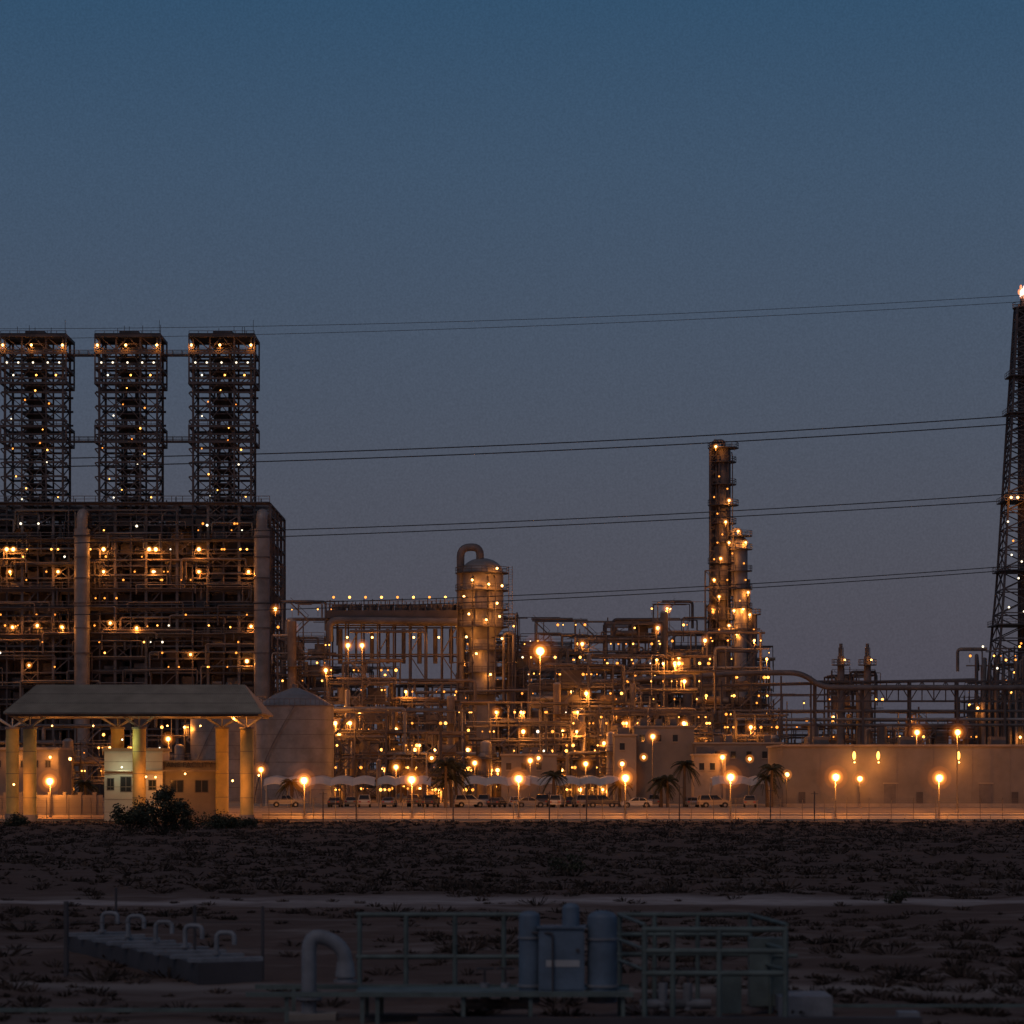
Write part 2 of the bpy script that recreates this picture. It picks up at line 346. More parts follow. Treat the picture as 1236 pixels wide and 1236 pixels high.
module('pipe_rack_structure',395,470,800,530,12,nl=16,npow=6,rng=2)
module('pipe_rack_structure',470,560,826,540,14,nl=16,npow=6,rng=3)
module('process_unit_frame',560,625,748,575,16,nl=16,npow=5,rng=4)
module('process_unit_frame',622,700,748,590,18,nl=22,npow=6,rng=5)
module('process_unit_frame',698,792,752,600,18,nl=26,npow=7,rng=6)
module('process_unit_frame',792,858,728,620,16,nl=14,npow=4,rng=7)
module('process_unit_frame',640,740,806,520,10,nl=22,npow=8,rng=8)
module('process_unit_frame',735,850,794,530,12,nl=28,npow=10,rng=9)
module('process_unit_frame',848,918,765,560,14,nl=16,npow=6,rng=10)
module('pipe_rack_structure',905,1000,842,560,12,nl=10,npow=3,rng=11)
module('pipe_rack_structure',560,690,852,500,9,nl=18,npow=7,rng=12)
module('pipe_rack_structure',690,860,862,500,9,nl=18,npow=7,rng=13)
module('pipe_rack_structure',400,560,862,495,9,nl=18,npow=7,rng=14)
module('process_unit_frame',1004,1056,815,600,14,nl=6,npow=2,rng=15)
module('pipe_rack_structure',1056,1180,862,590,12,nl=8,npow=2,rng=16)
module('process_unit_frame',1176,1245,785,600,20,nl=8,npow=1,fill=.8,rng=17)
module('process_unit_frame',1240,1330,800,600,20,nl=6,npow=1,rng=18)
module('pipe_rack_structure',-60,130,880,520,10,nl=14,npow=4,rng=19)
module('pipe_rack_structure',130,320,868,520,10,nl=14,npow=5,rng=20)
module('process_unit_frame',850,940,868,520,10,nl=10,npow=4,rng=23)
module('process_unit_frame',345,470,808,640,16,nl=6,npow=0,fill=.7,rng=31)
module('process_unit_frame',465,560,830,640,16,nl=6,npow=0,fill=.8,pipes=9,rng=36)
module('process_unit_frame',555,690,778,645,16,nl=10,npow=0,fill=.8,pipes=9,rng=32)
module('process_unit_frame',680,800,770,650,16,nl=10,npow=0,fill=.8,pipes=9,rng=33)
module('process_unit_frame',795,925,782,650,16,nl=8,npow=0,fill=.8,pipes=9,rng=34)
module('pipe_rack_structure',930,1180,872,640,16,nl=6,npow=0,fill=.7,rng=35)
random.seed(50)
# ------------------------------------------------------------------ big left block
D=600.; k6=D/F
e=empty('boiler_house_structure',(0,0,0)); b=MB()
xb0=PX(-160,D); xb1=PX(326,D); zt=PZ(608,D); dep=38
ncol=26; X=[xb0+(xb1-xb0)*i/ncol for i in range(ncol+1)]
LY=[608,622,634,652,668,683,698,712,735,750,767,780,795,812,830,850,880]
Z=[PZ(q,D) for q in LY]
for i,x in enumerate(X):
    for j in range(5):
        yy=D+dep*j/4; b.beam((x,yy,1.5),(x,yy,zt-(0 if i%2==0 else .4)),.55 if i%2==0 else .32,iST if i%2 else iGR)
for z in Z:
    big=z in(Z[0],Z[3],Z[7],Z[8],Z[10])
    for j in range(5): b.beam((xb0,D+dep*j/4,z),(xb1,D+dep*j/4,z),.4,iGR if big else iST,.8 if big else .35)
    for i in range(0,ncol+1,2): b.beam((X[i],D,z),(X[i],D+dep,z),.35,iST)
    if big: b.rail((xb0,D-.9,z+.3),(xb1,D-.9,z+.3),iGR,1.2,2.2,.12); b.box(xb0,xb1,D-1.0,D+3,z+.1,z+.3,iST)
for i in range(ncol):
    for k in range(len(Z)-1):
        q=random.random()
        if q<.22: b.beam((X[i],D,Z[k+1]),(X[i+1],D,Z[k]),.18,iGR)
        if q<.12: b.beam((X[i+1],D,Z[k+1]),(X[i],D,Z[k]),.18,iST)
        if .3<q<.66: b.box(X[i]+.4,X[i+1]-.3,D+U(1.5,7),D+9,Z[k+1]+.3,Z[k]-U(.2,1.0),random.choice((iST,iST,iGR,iGR)))
        if .66<q<.78: b.cyl((X[i]+1.2,D+U(1,4),Z[k+1]),(X[i]+1.2,D+2,Z[k]),U(.3,.6),iGR,8)
        if q>.85: b.cyl((X[i]+.6,D+U(.6,3),Z[k+1]+1),(X[i+1]-.6,D+2,Z[k+1]+1),U(.3,.6),random.choice((iGR,iSI)),10)
for z in Z[1:-1]:
    for _ in range(7):
        a=U(xb0,xb1-8); c=min(xb1,a+U(4,24)); yy=D-U(.2,1.6); rr=U(.08,.26); zz=z+U(.3,1.4)
        b.path([(a,yy,zz-U(1,5)),(a,yy,zz),(c,yy,zz),(c,yy,zz-U(1,4))],rr,random.choice((iST,iGR,iGR,iTA)),6)
for i in range(6):
    cx=PX(-120+i*80,D+16); b.box(cx-6.2,cx+6.2,D+10,D+34,1.5,PZ(636,D+10),iST)
for px in(-132,99,316):
    cx=PX(px,D-3); zt2=PZ(640,D); b.cyl((cx,D-3,1.5),(cx,D-3,zt2),1.6,iSI,16); b.path([(cx,D-3,zt2),(cx,D-3,zt2+3.2),(cx,D+3,zt2+3.2)],1.15,iSI,12,2)
    for py in(650,675,700,730,760,790): b.cyl((cx,D-3,PZ(py,D)),(cx,D-3,PZ(py,D)+.3),1.75,iGR,16)
xs0=PX(327,D); xs1=PX(341,D)
for x in(xs0,xs1):
    for yy in(D+2,D+7): b.beam((x,yy,1.5),(x,yy,PZ(680 if x==xs1 else 640,D)),.3,iST)
for k in range(len(Z)-1):
    if LY[k]<675: continue
    b.beam((xs0,D+2,Z[k]),(xs1,D+2,Z[k]),.3,iST); b.beam((xs0,D+2,Z[k+1]),(xs1,D+2,Z[k]),.2,iGR)
for i in range(40):
    x=U(xb0,xb1); yq=U(0,8); b.cyl((x,D+yq,zt),(x,D+yq,zt+U(.8,2.2)),.12,iGR,6)
def blight(px,py,p=0,rr=.4,kind=iWA,DD=D):
    x,z,yy=PX(px,DD-1.6),PZ(py,DD-1.6),DD-1.6
    b.beam((x,yy+.1,z+.5),(x,yy+1.4,z+.5),.1,iGR)
    if p: light((x,yy,z),p,rr,e); bloom((x,yy,z),e,(1,),.75)
    else: b.sph((x,yy,z),rr*.6,kind,8,5)
for px in(8,16,62,70,125,180,188,240,290,298): blight(px,663,260 if px%4==0 or px==125 else 0,.36)
for px in(12,70,125,185,240,300): blight(px,690,190,.28)
for px,py in[(45,755),(15,757),(75,757),(133,752),(190,755),(252,755),(303,756),(165,758),(278,757)]: blight(px,py,170 if px%2 else 0,.28,iWA)
for i in range(64): blight(U(0,325),random.choice((632,640,663,672,690,700,722,742,755,756,775,788,805)),0,U(.22,.4),random.choice((iDW,iDW,iWA,iDW,iDW,iCL)))
for px,py in[(313,714),(320,748),(25,632),(165,635),(250,634)]: blight(px,py,0,.42,iCL)
blight(298,798,260,.36); blight(35,803,110,.24); blight(230,790,110,.24)
b.obj('frame_and_equipment',e)
# ------------------------------------------------------------------ three lattice towers
def ltower(px):
    e=empty('exhaust_lattice_tower',(PX(px,D),D+1,PZ(608,D))); b=MB(); H=PZ(405,D)-PZ(608,D); hw=35*k6; hh=39.5*k6; d=hw*1.6
    zh=PZ(462,D)-PZ(608,D); zm0=PZ(533,D)-PZ(608,D); zm1=PZ(514,D)-PZ(608,D)
    cols=[-1,-.42,.42,1]
    for cx in cols:
        for cy in(0,1): b.beam((cx*hw,cy*d,0),(cx*hw,cy*d,H),.45 if abs(cx)==1 else .36,iST)
    nz=12; step=H/nz
    for k in range(nz+1):
        z=k*step
        for cy in(0,1): b.beam((-hw-(.7 if z>zm1 else 0),cy*d,z),(hw+(.7 if z>zm1 else 0),cy*d,z),.42,iST)
        for cx in cols: b.beam((cx*hw,0,z),(cx*hw,d,z),.26,iST)
        if k<nz:
            for a,c in((-1,-.42),(.42,1)):
                if k%2: a,c=c,a
                b.beam((a*hw,0,z),(c*hw,0,z+step),.2,iST); b.beam((c*hw,d,z),(a*hw,d,z+step),.2,iST)
            b.beam((-.42*hw,0,z),(0,0,z+step),.2,iST); b.beam((.42*hw,0,z),(0,0,z+step),.2,iST)
            if z<zm0: b.beam((-.42*hw,0,z+step),(0,0,z),.2,iST); b.beam((.42*hw,0,z+step),(0,0,z),.2,iST)
            for cx in(-1,1): b.beam((cx*hw,0,z),(cx*hw,d,z+step),.2,iST)
            b.box(-.42*hw,.42*hw,.6,d-.6,z+step*.45,z+step*.45+.25,iST)
        if k<nz and z<zh-1:
            for sg in(-1,1):
                b.beam((sg*hw,0,z+step*.55),(sg*(hw+.9),0,z+step*.95),.25,iST); b.beam((sg*(hw+.9),0,z+step*.95),(sg*hw,0,z+step),.25,iST)
    for z,hx in((zh,hh),(zh+3.1,hh),(zh+6.2,hh),(H,hh),(zm0,hh),(zm1,hh)):
        b.beam((-hx,-.8,z),(hx,-.8,z),.35,iST,.5); b.beam((-hx,d+.8,z),(hx,d+.8,z),.35,iST,.5)
        for sg in(-1,1): b.beam((sg*hx,-.8,z),(sg*hx,d+.8,z),.35,iST,.5)
        if z!=zh: b.rail((-hx,-.85,z),(hx,-.85,z),iST,1.0,1.9,.1)
    for sg in(-1,1):
        for yy in(-.8,d+.8): b.beam((sg*hh,yy,zh),(sg*hh,yy,H+.4),.3,iST); b.beam((sg*hh,yy,zm0),(sg*hh,yy,zm1),.3,iST)
    b.box(-hh,hh,-.8,d+.8,H+.15,H+.5,iST)
    for cx in(-.2,.2): b.cyl((cx*hw,d*.5,-2),(cx*hw,d*.5,H-1.5),.42,iST,12)
    for i in range(5):
        x=U(-hh,hh); b.cyl((x,0,H),(x,0,H+U(1,2.4)),.06,iST,5)
    b.box(-2,2,1,4,H+.3,H+1.3,iST); b.cyl((hh-.3,0,H),(hh-.3,0,H+3.4),.05,iST,5)
    def L(x,z,kd,r): b.sph((x,-1.2,z),r,kd,8,5)
    for x in(-.92,-.05,.9): light((x*hh,-1.3,H-2.0),100,.25,e)
    for x in(-.8,-.45,0,.45,.8): L(x*hh,H-5.6,iCL,.2)
    for x in(-.6,.1,.7): L(x*hh,H-8.2,iCL if x<0 else iWA,.2)
    for x,py,kd in((-.6,505,iCL),(.4,520,iWA),(.5,560,iCL),(-.5,575,iWA),(.6,545,iWA),(-.1,592,iWA),(0,470,iWA),(-.4,600,iCL),(.7,600,iWA),(-.7,540,iDW),(.1,532,iDW),(.6,490,iDW),(-.3,485,iDW)): L(x*hw+U(-1,1),PZ(py,D)-PZ(608,D)+U(-.6,.6),kd,U(.12,.2))
    b.obj('lattice',e)
for px in(-73,40,154,267.5): ltower(px)
e=empty('tower_access_bridge'); b=MB()
for a,c in((-32,0),(80,114),(194,228)):
    for py in(425,530):
        z=PZ(py,D)
        for yy in(D+4,D+5.5): b.beam((PX(a,D),yy,z),(PX(c,D),yy,z),.35,iST); b.rail((PX(a,D),yy,z),(PX(c,D),yy,z),iST,1.0,1.5,.1)
b.obj('bridge_deck',e)
# ------------------------------------------------------------------ air cooler rack
D=560.
e=empty('air_cooler_rack',(0,0,0)); b=MB(); x0,x1=PX(398,D),PX(552,D)
z1=PZ(735,D)
for i in range(9):
    x=x0+(x1-x0)*i/8
    for yy in(D,D+9): b.beam((x,yy,1.5 if i>2 else PZ(850,D)),(x,yy,z1+1),.3,iST)
    if i<8:
        xn=x0+(x1-x0)*(i+1)/8
        for py in(755,790,820):
            b.beam((x,D,PZ(py,D)),(xn,D,PZ(py,D)),.28,iST); b.beam((x,D+9,PZ(py,D)),(xn,D+9,PZ(py,D)),.28,iST)
        if i%2: b.beam((x,D,PZ(790,D)),(xn,D,PZ(755,D)),.2,iST); b.beam((xn,D,PZ(820,D)),(x,D,PZ(790,D)),.2,iST)
        b.cyl(((x+xn)/2,D+2.5,z1-.2),((x+xn)/2,D+2.5,z1+1.0),1.3,iGR,12); b.cyl(((x+xn)/2,D+6.5,z1-.2),((x+xn)/2,D+6.5,z1+1.0),1.3,iGR,12)
        b.sph((x+.8,D-.9,z1+2.2),.24,iWA if i%2 else iDW); b.cyl((x+1.8,D+4,PZ(800,D)),(x+1.8,D+4,PZ(758,D)),U(.2,.5),iGR,8)
b.box(x0-.6,x1,D-.5,D+9.5,z1-1.8,z1-.3,iST); b.rail((x0-.6,D-.6,z1+.2),(x1,D-.6,z1+.2),iGR,1.3,1.6,.1)
for i in range(30): xx=x0+(x1-x0)*i/30; b.beam((xx,D+1,z1+.2),(xx,D+1,z1+U(1.2,2.1)),.2,iST)
b.path([(x0,D-1.5,PZ(775,D)),(x0,D-1.5,PZ(749,D)),(x1,D-1.5,PZ(751,D))],.7,iGR,12); b.path([(x0+4,D-3,PZ(763,D)),(x1-6,D-3,PZ(763,D)),(x1-6,D-3,PZ(820,D))],.3,iGR,8)
for px in(420,450,500,530): light((PX(px,D),D-2.5,PZ(770,D)),110,.2,e)
b.obj('frame_and_fans',e)
# ------------------------------------------------------------------ drum column
D=562.; e=empty('coker_drum_column',(0,0,0)); b=MB(); cx=PX(582,D); R=4.1
b.cyl((cx,D,1.5),(cx,D,PZ(772,D)),2.6,iSI,20); b.cyl((cx,D,PZ(772,D)),(cx,D,PZ(757,D)),2.6,iSI,20,R); b.cyl((cx,D,PZ(757,D)),(cx,D,PZ(692,D)),R,iSI,28)
b.sph((cx,D,PZ(692,D)),R,iSI,28,12,.72)
for py,rr in((692,R),(713,R),(736,R),(757,R),(785,2.6),(812,2.6),(838,2.6)): b.ringplat((cx,D),rr,PZ(py,D),iST,True,16,1.1)
xa=PX(556,D); b.path([(xa,D-1,PZ(850,D)),(xa,D-1,PZ(661,D)),(cx-.4,D-1,PZ(661,D)),(cx-.4,D-1,PZ(680,D))],.75,iGR,14,2.4)
for py in(700,725,750,780,810): b.beam((xa,D-1,PZ(py,D)),(cx-R+.3,D,PZ(py,D)),.25,iGR)
xl=PX(614,D)
for dx in(0,.7): b.beam((xl+dx,D-1,PZ(860,D)),(xl+dx,D-1,PZ(684,D)),.12,iGR)
for i in range(60): z=PZ(858,D)+i*.47; b.beam((xl,D-1,z),(xl+.7,D-1,z),.06,iGR)
for dx,rr in((-1.8,.14),(1.2,.2),(2.6,.12)): b.path([(cx+dx,D-R-.3,PZ(840,D)),(cx+dx,D-R-.3,PZ(700,D)),(cx+dx*.6,D-1,PZ(686,D))],rr,iST,7)
b.path([(PX(608,D),D-2.5,PZ(850,D)),(PX(608,D),D-2.5,PZ(765,D)),(PX(620,D),D-2.5,PZ(765,D)),(PX(620,D),D-2.5,PZ(800,D))],.3,iGR,8)
for px in(545,622):
    b.beam((PX(px,D),D-2,1.5),(PX(px,D),D-2,PZ(742,D)),.28,iST)
for py in(742,770,800,830): b.beam((PX(545,D),D-2,PZ(py,D)),(PX(622,D),D-2,PZ(py,D)),.22,iST)
for px,py in[(600,686),(590,705),(606,707),(566,741),(603,744),(587,748),(570,700),(560,720),(600,728)]:
    x,z=PX(px,D-5.4),PZ(py,D-5.4); light((x,D-5.4,z),130,.22,e)
for px,py in[(575,790),(592,815),(563,770),(606,772)]: light((PX(px,D-4.2),D-4.2,PZ(py,D)),130,.22,e)
b.obj('vessel_and_platforms',e)
# ------------------------------------------------------------------ tall distillation column
D=620.; e=empty('distillation_column',(0,0,0)); b=MB(); cx=PX(873,D)
b.cyl((cx,D,1.5),(cx,D,PZ(545,D)),1.6,iGR,18); b.sph((cx,D,PZ(545,D)),1.6,iGR,18,8,.7)
b.cyl((cx,D,PZ(720,D)),(cx,D,PZ(660,D)),2.2,iGR,18)
for i,py in enumerate((541,558,585,610,632,655,680,702,724,748,772)): b.ringplat((cx,D),1.6,PZ(py,D),iST,True,12,1.2 if i%3 else 1.7)
for px in(857,864):
    b.beam((PX(px,D),D-1,1.5),(PX(px,D),D-1,PZ(538,D)),.4,iST); b.beam((PX(px,D),D+1,1.5),(PX(px,D),D+1,PZ(538,D)),.3,iST)
for i in range(56):
    z=PZ(800,D)+i*.85; b.beam((PX(857,D),D-1,z),(PX(864,D),D-1,z+(.85 if i%2 else 0)),.2,iST)
for dx,rr in((-1,.16),(.9,.2),(1.8,.12)): b.path([(cx+dx,D-2.1,PZ(800,D)),(cx+dx,D-2.1,PZ(552,D)),(cx+dx,D,PZ(546,D))],rr,iST,6)
b.path([(cx,D,PZ(545,D)+1),(cx,D,PZ(533,D)),(PX(861,D),D,PZ(533,D)),(PX(861,D),D,PZ(800,D))],.5,iST,10,1.2)
b.beam((PX(862,D),D,PZ(540,D)),(PX(862,D),D,PZ(530,D)),.15,iST); b.rail((PX(858,D),D-1.6,PZ(545,D)),(PX(886,D),D-1.6,PZ(545,D)),iGR)
c2=PX(893,D); b.cyl((c2,D-2,1.5),(c2,D-2,PZ(655,D)),1.5,iSI,16); b.sph((c2,D-2,PZ(655,D)),1.5,iSI,16,8,.7)
for py in(648,664,690,712,735,760): b.ringplat((c2,D-2),1.5,PZ(py,D),iGR,True,12,1.0)
b.path([(c2,D-2,PZ(650,D)),(c2,D-2,PZ(640,D)),(PX(884,D),D-2,PZ(640,D)),(PX(884,D),D-2,PZ(720,D))],.4,iSI,8,1)
c3=PX(909,D); b.cyl((c3,D-1,1.5),(c3,D-1,PZ(742,D)),.8,iGR,12); b.ringplat((c3,D-1),.8,PZ(742,D),iGR,True,10,.8); b.path([(PX(903,D),D-2,PZ(700,D)),(PX(903,D),D-2,PZ(800,D))],.3,iGR)
for px in(850,905,916):
    b.beam((PX(px,D),D-3,1.5),(PX(px,D),D-3,PZ(690 if px==850 else 735 if px==905 else 765,D)),.3,iST)
for py in(690,710,735,760,785): b.beam((PX(850,D),D-3,PZ(py,D)),(PX(905 if py<760 else 916,D),D-3,PZ(py,D)),.25,iST); b.beam((PX(850,D),D-3,PZ(py,D)),(PX(870,D),D-3,PZ(py+22,D)),.15,iST)
for px,py in[(864,539),(880,604),(876,630),(880,655),(891,641),(900,655),(886,737),(870,674),(897,735),(862,700),(905,742),(903,715),(868,720),(889,765),(880,755)]:
    x,z=PX(px,D-4),PZ(py,D-4); light((x,D-4,z),150,.25,e); b.beam((x,D-3.7,z-1),(x,D-3.7,z+.3),.08,iGR); b.beam((x,D-3.7,z-1),(x,D-1.5,z-1),.1,iGR)
    bloom((x,D-4,z),e,(1,),.65)
for px,py in[(868,575),(878,590),(866,620),(872,645),(884,668),(898,680),(860,735),(878,700),(900,700),(893,725),(868,760),(910,760),(858,770),(862,600),(866,655),(862,675)]: b.sph((PX(px,D-3.5),D-3.5,PZ(py,D-3.5)),.18,iDW)
b.obj('columns_and_platforms',e)
# ------------------------------------------------------------------ overhead pipe bridge (right)
D=555.; e=empty('overhead_pipe_bridge',(0,0,0)); b=MB()
b.path([(PX(640,D),D,PZ(828,D)),(PX(905,D),D,PZ(812,D)),(PX(968,D),D,PZ(812,D)),(PX(992,D),D,PZ(830,D)),(PX(1170,D),D,PZ(830,D)),(PX(1300,D),D,PZ(830,D))],.55,iGR,10,2.5)
b.path([(PX(500,D),D+1.6,PZ(836,D)),(PX(1180,D),D+1.6,PZ(820,D))],.3,iGR,8)
for py in(822,846):
    for yy in(D+.9,D+3.5): b.beam((PX(985,D),yy,PZ(py,D)),(PX(1300,D),yy,PZ(py,D)),.3,iST)
n=22
for i in range(n):
    a=PX(985+i*14.3,D); c=PX(985+(i+1)*14.3,D)
    b.beam((a,D+.9,PZ(822 if i%2 else 846,D)),(c,D+.9,PZ(846 if i%2 else 822,D)),.18,iST); b.beam((a,D+.9,PZ(846,D)),(a,D+.9,PZ(822,D)),.2,iST)
    if i%4==0:
        for yy in(D+.9,D+3.5): b.beam((a,yy,1.5),(a,yy,PZ(822,D)),.4,iST)
for px in range(655,985,36): b.beam((PX(px,D),D+.3,1.5),(PX(px,D),D+.3,PZ(822 if px<905 else 816,D)),.3,iST)
for py,m_ in((858,iGR),(868,iSI),(875,iGR)): b.path([(PX(880,D),D+2,PZ(py,D)),(PX(1300,D),D+2,PZ(py,D))],.28,m_,8)
b.obj('pipes_and_truss',e)
for px in(1015,1047):
    D=598.; e=empty('vent_stack',(PX(px,D),D,PZ(812,D))); b=MB()
    b.cyl((0,0,-20),(0,0,3.4),.9,iGR,12,.7); b.ringplat((0,0),.8,1.6,iGR,True,10,1.1); b.cyl((0,0,3.4),(0,0,6),.35,iGR,8)
    for i in range(5): a=i*1.256; b.cyl((.5*math.cos(a),.5*math.sin(a),3),(.5*math.cos(a),.5*math.sin(a),5.2),.08,iGR,5)
    light((.6,-1.6,2.6),60,.2,e); b.obj('stack',e)
# ------------------------------------------------------------------ flare tower
D=650.; e=empty('flare_tower',(PX(1236,D),D,1.5)); b=MB(); H=PZ(372,D)-1.5
prof=[(372,9.5),(500,17),(600,22.5),(700,28),(760,33),(850,40),(965,48)]
def hwf(z):
    py=HY-((z+1.5)-CH)*F/D
    for (a,wa),(c,wc) in zip(prof,prof[1:]):
        if a<=py<=c: return (wa+(wc-wa)*(py-a)/(c-a))*D/F
    return prof[0][1]*D/F if py<372 else prof[-1][1]*D/F
z=0; seg=[0]
while z<H: z+=max(2.2,hwf(z)*.9); seg.append(min(z,H))
for a,c in zip(seg,seg[1:]):
    wa,wc=hwf(a),hwf(c); A=[(-wa,-wa),(wa,-wa),(wa,wa),(-wa,wa)]; C=[(-wc,-wc),(wc,-wc),(wc,wc),(-wc,wc)]
    for i in range(4):
        j=(i+1)%4; p0=(*A[i],a);p1=(*A[j],a);q0=(*C[i],c);q1=(*C[j],c)
        b.beam(p0,q0,.5,iST); b.beam(q0,q1,.26,iST); b.beam(p0,q1,.24,iST); b.beam(p1,q0,.24,iST)
        m0=tuple((Vector(p0)+Vector(p1))/2); b.beam(m0,tuple((Vector(q0)+Vector(q1))/2),.16,iST)
for dx,dy,rr in((0,0,.9),(-1,.4,.35),(1,.3,.35),(0,-1,.3)): b.cyl((dx,dy,0),(dx,dy,H+1),rr,iST,10)
b.ringplat((0,0),1.2,H,iST,True,12,1.4); b.cyl((0,0,H),(0,0,H+2.6),.75,iST,12,.9)
for py in(455,500,606,690,755):
    zz=PZ(py,D)-1.5; w=hwf(zz)+1; b.box(-w,w,-w,w,zz-.15,zz+.1,iST); b.rail((-w,-w,zz),(w,-w,zz),iGR); b.rail((-w,-w,zz),(-w,w,zz),iGR)
for px,py in((1214,604),(1222,604)): light((PX(px,D)-PX(1236,D),-7,PZ(py,D)-1.5),110,.28,e)
for px,py,kd in((1212,632,iCL),(1216,672,iCL),(1228,680,iCL),(1224,700,iCL),(1212,735,iCL),(1230,740,iCL),(1218,655,iDW)): b.sph((PX(px,D)-PX(1236,D),-hwf(PZ(py,D)-1.5)-.6,PZ(py,D)-1.5),.22,kd)
b.obj('derrick',e)
fl=MB(); FLM=emat('flare_flame',(1,.62,.52),2.2); FLO=emat('flare_flame_edge',(1,.30,.12),1.2)
for cx,cz,r_,m_,szz in((-.3,1.3,.7,0,1.9),(.3,2.4,.55,0,2.0),(.0,.5,.9,1,1.0),(.6,3.9,.28,1,2.6),(-.7,2.8,.3,1,2.2),(.9,1.8,.45,0,1.7),(-1.1,1.8,.3,1,2.0)): fl.sph((cx,0,H+1.8+cz),r_,m_,10,8,szz)
fl.obj('flame',e,[FLM,FLO]); ld=bpy.data.lights.new('flame_light','POINT'); ld.energy=900; ld.color=(1,.45,.28); lo=bpy.data.objects.new('flame_light',ld); scene.collection.objects.link(lo); lo.location=(0,-2.6,H+4); lo.parent=e
e=empty('compressor_building',(0,0,0)); b=MB(); D=592.
b.box(PX(1176,D),PX(1300,D),D,D+10,1.5,PZ(850,D),iST)
for i in range(8): b.path([(PX(1178+i*8,D),D-.8,1.5),(PX(1178+i*8,D),D-.8,PZ(U(785,840),D)),(PX(1186+i*8,D),D+6,PZ(U(785,830),D))],U(.25,.6),random.choice((iST,iGR,iST)),8)
for i in range(9): b.sph((PX(U(1180,1234),D),D-1.6,PZ(U(775,840),D)),.22,random.choice((iCL,iWA,iDW)))
b.obj('walls_and_ducts',e); light((PX(1178,D),D-2.4,PZ(855,D)),200,.26,e); light((PX(1229,D),D-2.4,PZ(890,D)),200,.26,e)
# ------------------------------------------------------------------ storage tank
def tank(px,D,rp,pyt,roof):
    e=empty('storage_tank',(PX(px,D),D,1.5)); b=MB(); R=rp*D/F; H=PZ(pyt,D)-1.5
    b.cyl((0,0,0),(0,0,H),R,iSI,40); b.cyl((0,0,H),(0,0,H+roof*.6),R,iSI,40,R*.55); b.cyl((0,0,H+roof*.6),(0,0,H+roof),R*.55,iSI,40,.5); b.cyl((0,0,H-.15),(0,0,H+.02),R+.12,iGR,40)
    for z in(.14,.28,.42,.56,.70,.85): b.cyl((0,0,H*z),(0,0,H*z+.08),R+.04,iGR,40,None,False)
    for i in range(24):
        a=math.pi+i*math.pi/23; c=math.pi+(i+1)*math.pi/23
        b.beam((R*math.cos(a),R*math.sin(a),H+1),(R*math.cos(c),R*math.sin(c),H+1),.08,iGR); b.beam((R*math.cos(a),R*math.sin(a),H),(R*math.cos(a),R*math.sin(a),H+1),.07,iGR)
    for i in range(20):
        a=-2.9+i*.07; c=a+.07; z=H*i/20; b.beam(((R+.4)*math.cos(a),(R+.4)*math.sin(a),z),((R+.4)*math.cos(c),(R+.4)*math.sin(c),z+H/20),.14,iGR)
    b.cyl((0,0,H+roof),(0,0,H+roof+.6),.5,iGR,10); b.obj('tank_shell',e)
tank(356,480,47,852,3.0); tank(276,520,46,848,3.0)
# ------------------------------------------------------------------ gate canopy
D=385.; e=empty('gate_canopy',(0,0,0)); b=MB(); gx0,gx1=PX(4,D-6),PX(316,D-6); y0,y1=D-6,D+12; ze=PZ(860,D-6); zr=PZ(827,D+3)
rx0,rx1=gx0+3.2,gx1-3; yc=D+3
b.add([(gx0,y0,ze),(gx1,y0,ze),(gx1,y1,ze),(gx0,y1,ze),(rx0,yc-1.5,zr),(rx1,yc-1.5,zr),(rx1,yc+1.5,zr),(rx0,yc+1.5,zr)],[(0,1,5,4),(1,2,6,5),(2,3,7,6),(3,0,4,7),(4,5,6,7)],iRO)
n=110
for i in range(n+1):
    t=i/n; b.beam((gx0+(gx1-gx0)*t,y0,ze+.02),(rx0+(rx1-rx0)*t,yc-1.5,zr+.02),.07,iRO,.09)
for t in(.33,.66): b.beam((gx0+3.2*t,y0+7.5*t,ze+(zr-ze)*t+.03),(gx1-3*t,y0+7.5*t,ze+(zr-ze)*t+.03),.05,iST)
b.box(gx0,gx1,y0-.1,y1+.1,ze-.22,ze-.005,iTA)
b.box(gx0+.5,gx1-.5,y0+.5,y1-.5,ze-.5,ze-.23,iTA)
fr=[36,168,298]; bk=[15,142,268]
for L_,DD in((fr,D-2),(bk,D+8)):
    for px in L_:
        x=PX(px,DD); zc=PZ(880,DD); b.cyl((x,DD,0),(x,DD,zc),.88,iYE,20); b.cyl((x,DD,0),(x,DD,1.0),1.02,iCO,20); b.cyl((x,DD,zc),(x,DD,zc+.25),1.0,iCO,20)
        for z_ in (3.2,6.4,9.3): b.cyl((x,DD,z_),(x,DD,z_+.06),.9,iTA,20,None,False)
        for dx,dy in((-2.0,-1),(2.0,-1),(-2.0,1.2),(2.0,1.2)): b.beam((x,DD,zc+.2),(x+dx,DD+dy,ze-.5),.2,iWH)
        b.cyl((x,DD,zc+.25),(x,DD,ze-.5),.1,iWH,6)
for px in(60,110,200,240): light((PX(px,D),D+2,ze-1.6),90,.11,e)
light((PX(152,D),D-3.6,PZ(893,D)),80,.12,e,(.85,1,.5)); light((PX(285,D),D-3,PZ(868,D)),100,.14,e)
light((PX(26,D),D-6,5.0),300,.13,e); light((PX(286,D),D-6,5.5),240,.13,e); light((PX(310,D),D+3,6.2),260,.13,e); light((PX(182,D),D-5,6.0),160,.12,e)  # extra lights added near the columns to brighten them
b.obj('roof_and_columns',e)
e=empty('gatehouse',(0,0,0)); b=MB(); D=392.; x0,x1=PX(126,D),PX(196,D)
b.box(x0,x1,D,D+8,0,PZ(907,D),iWH); b.box(x0-.3,x1+.3,D-.3,D+8.3,PZ(907,D)+.006,PZ(903,D),iCO)
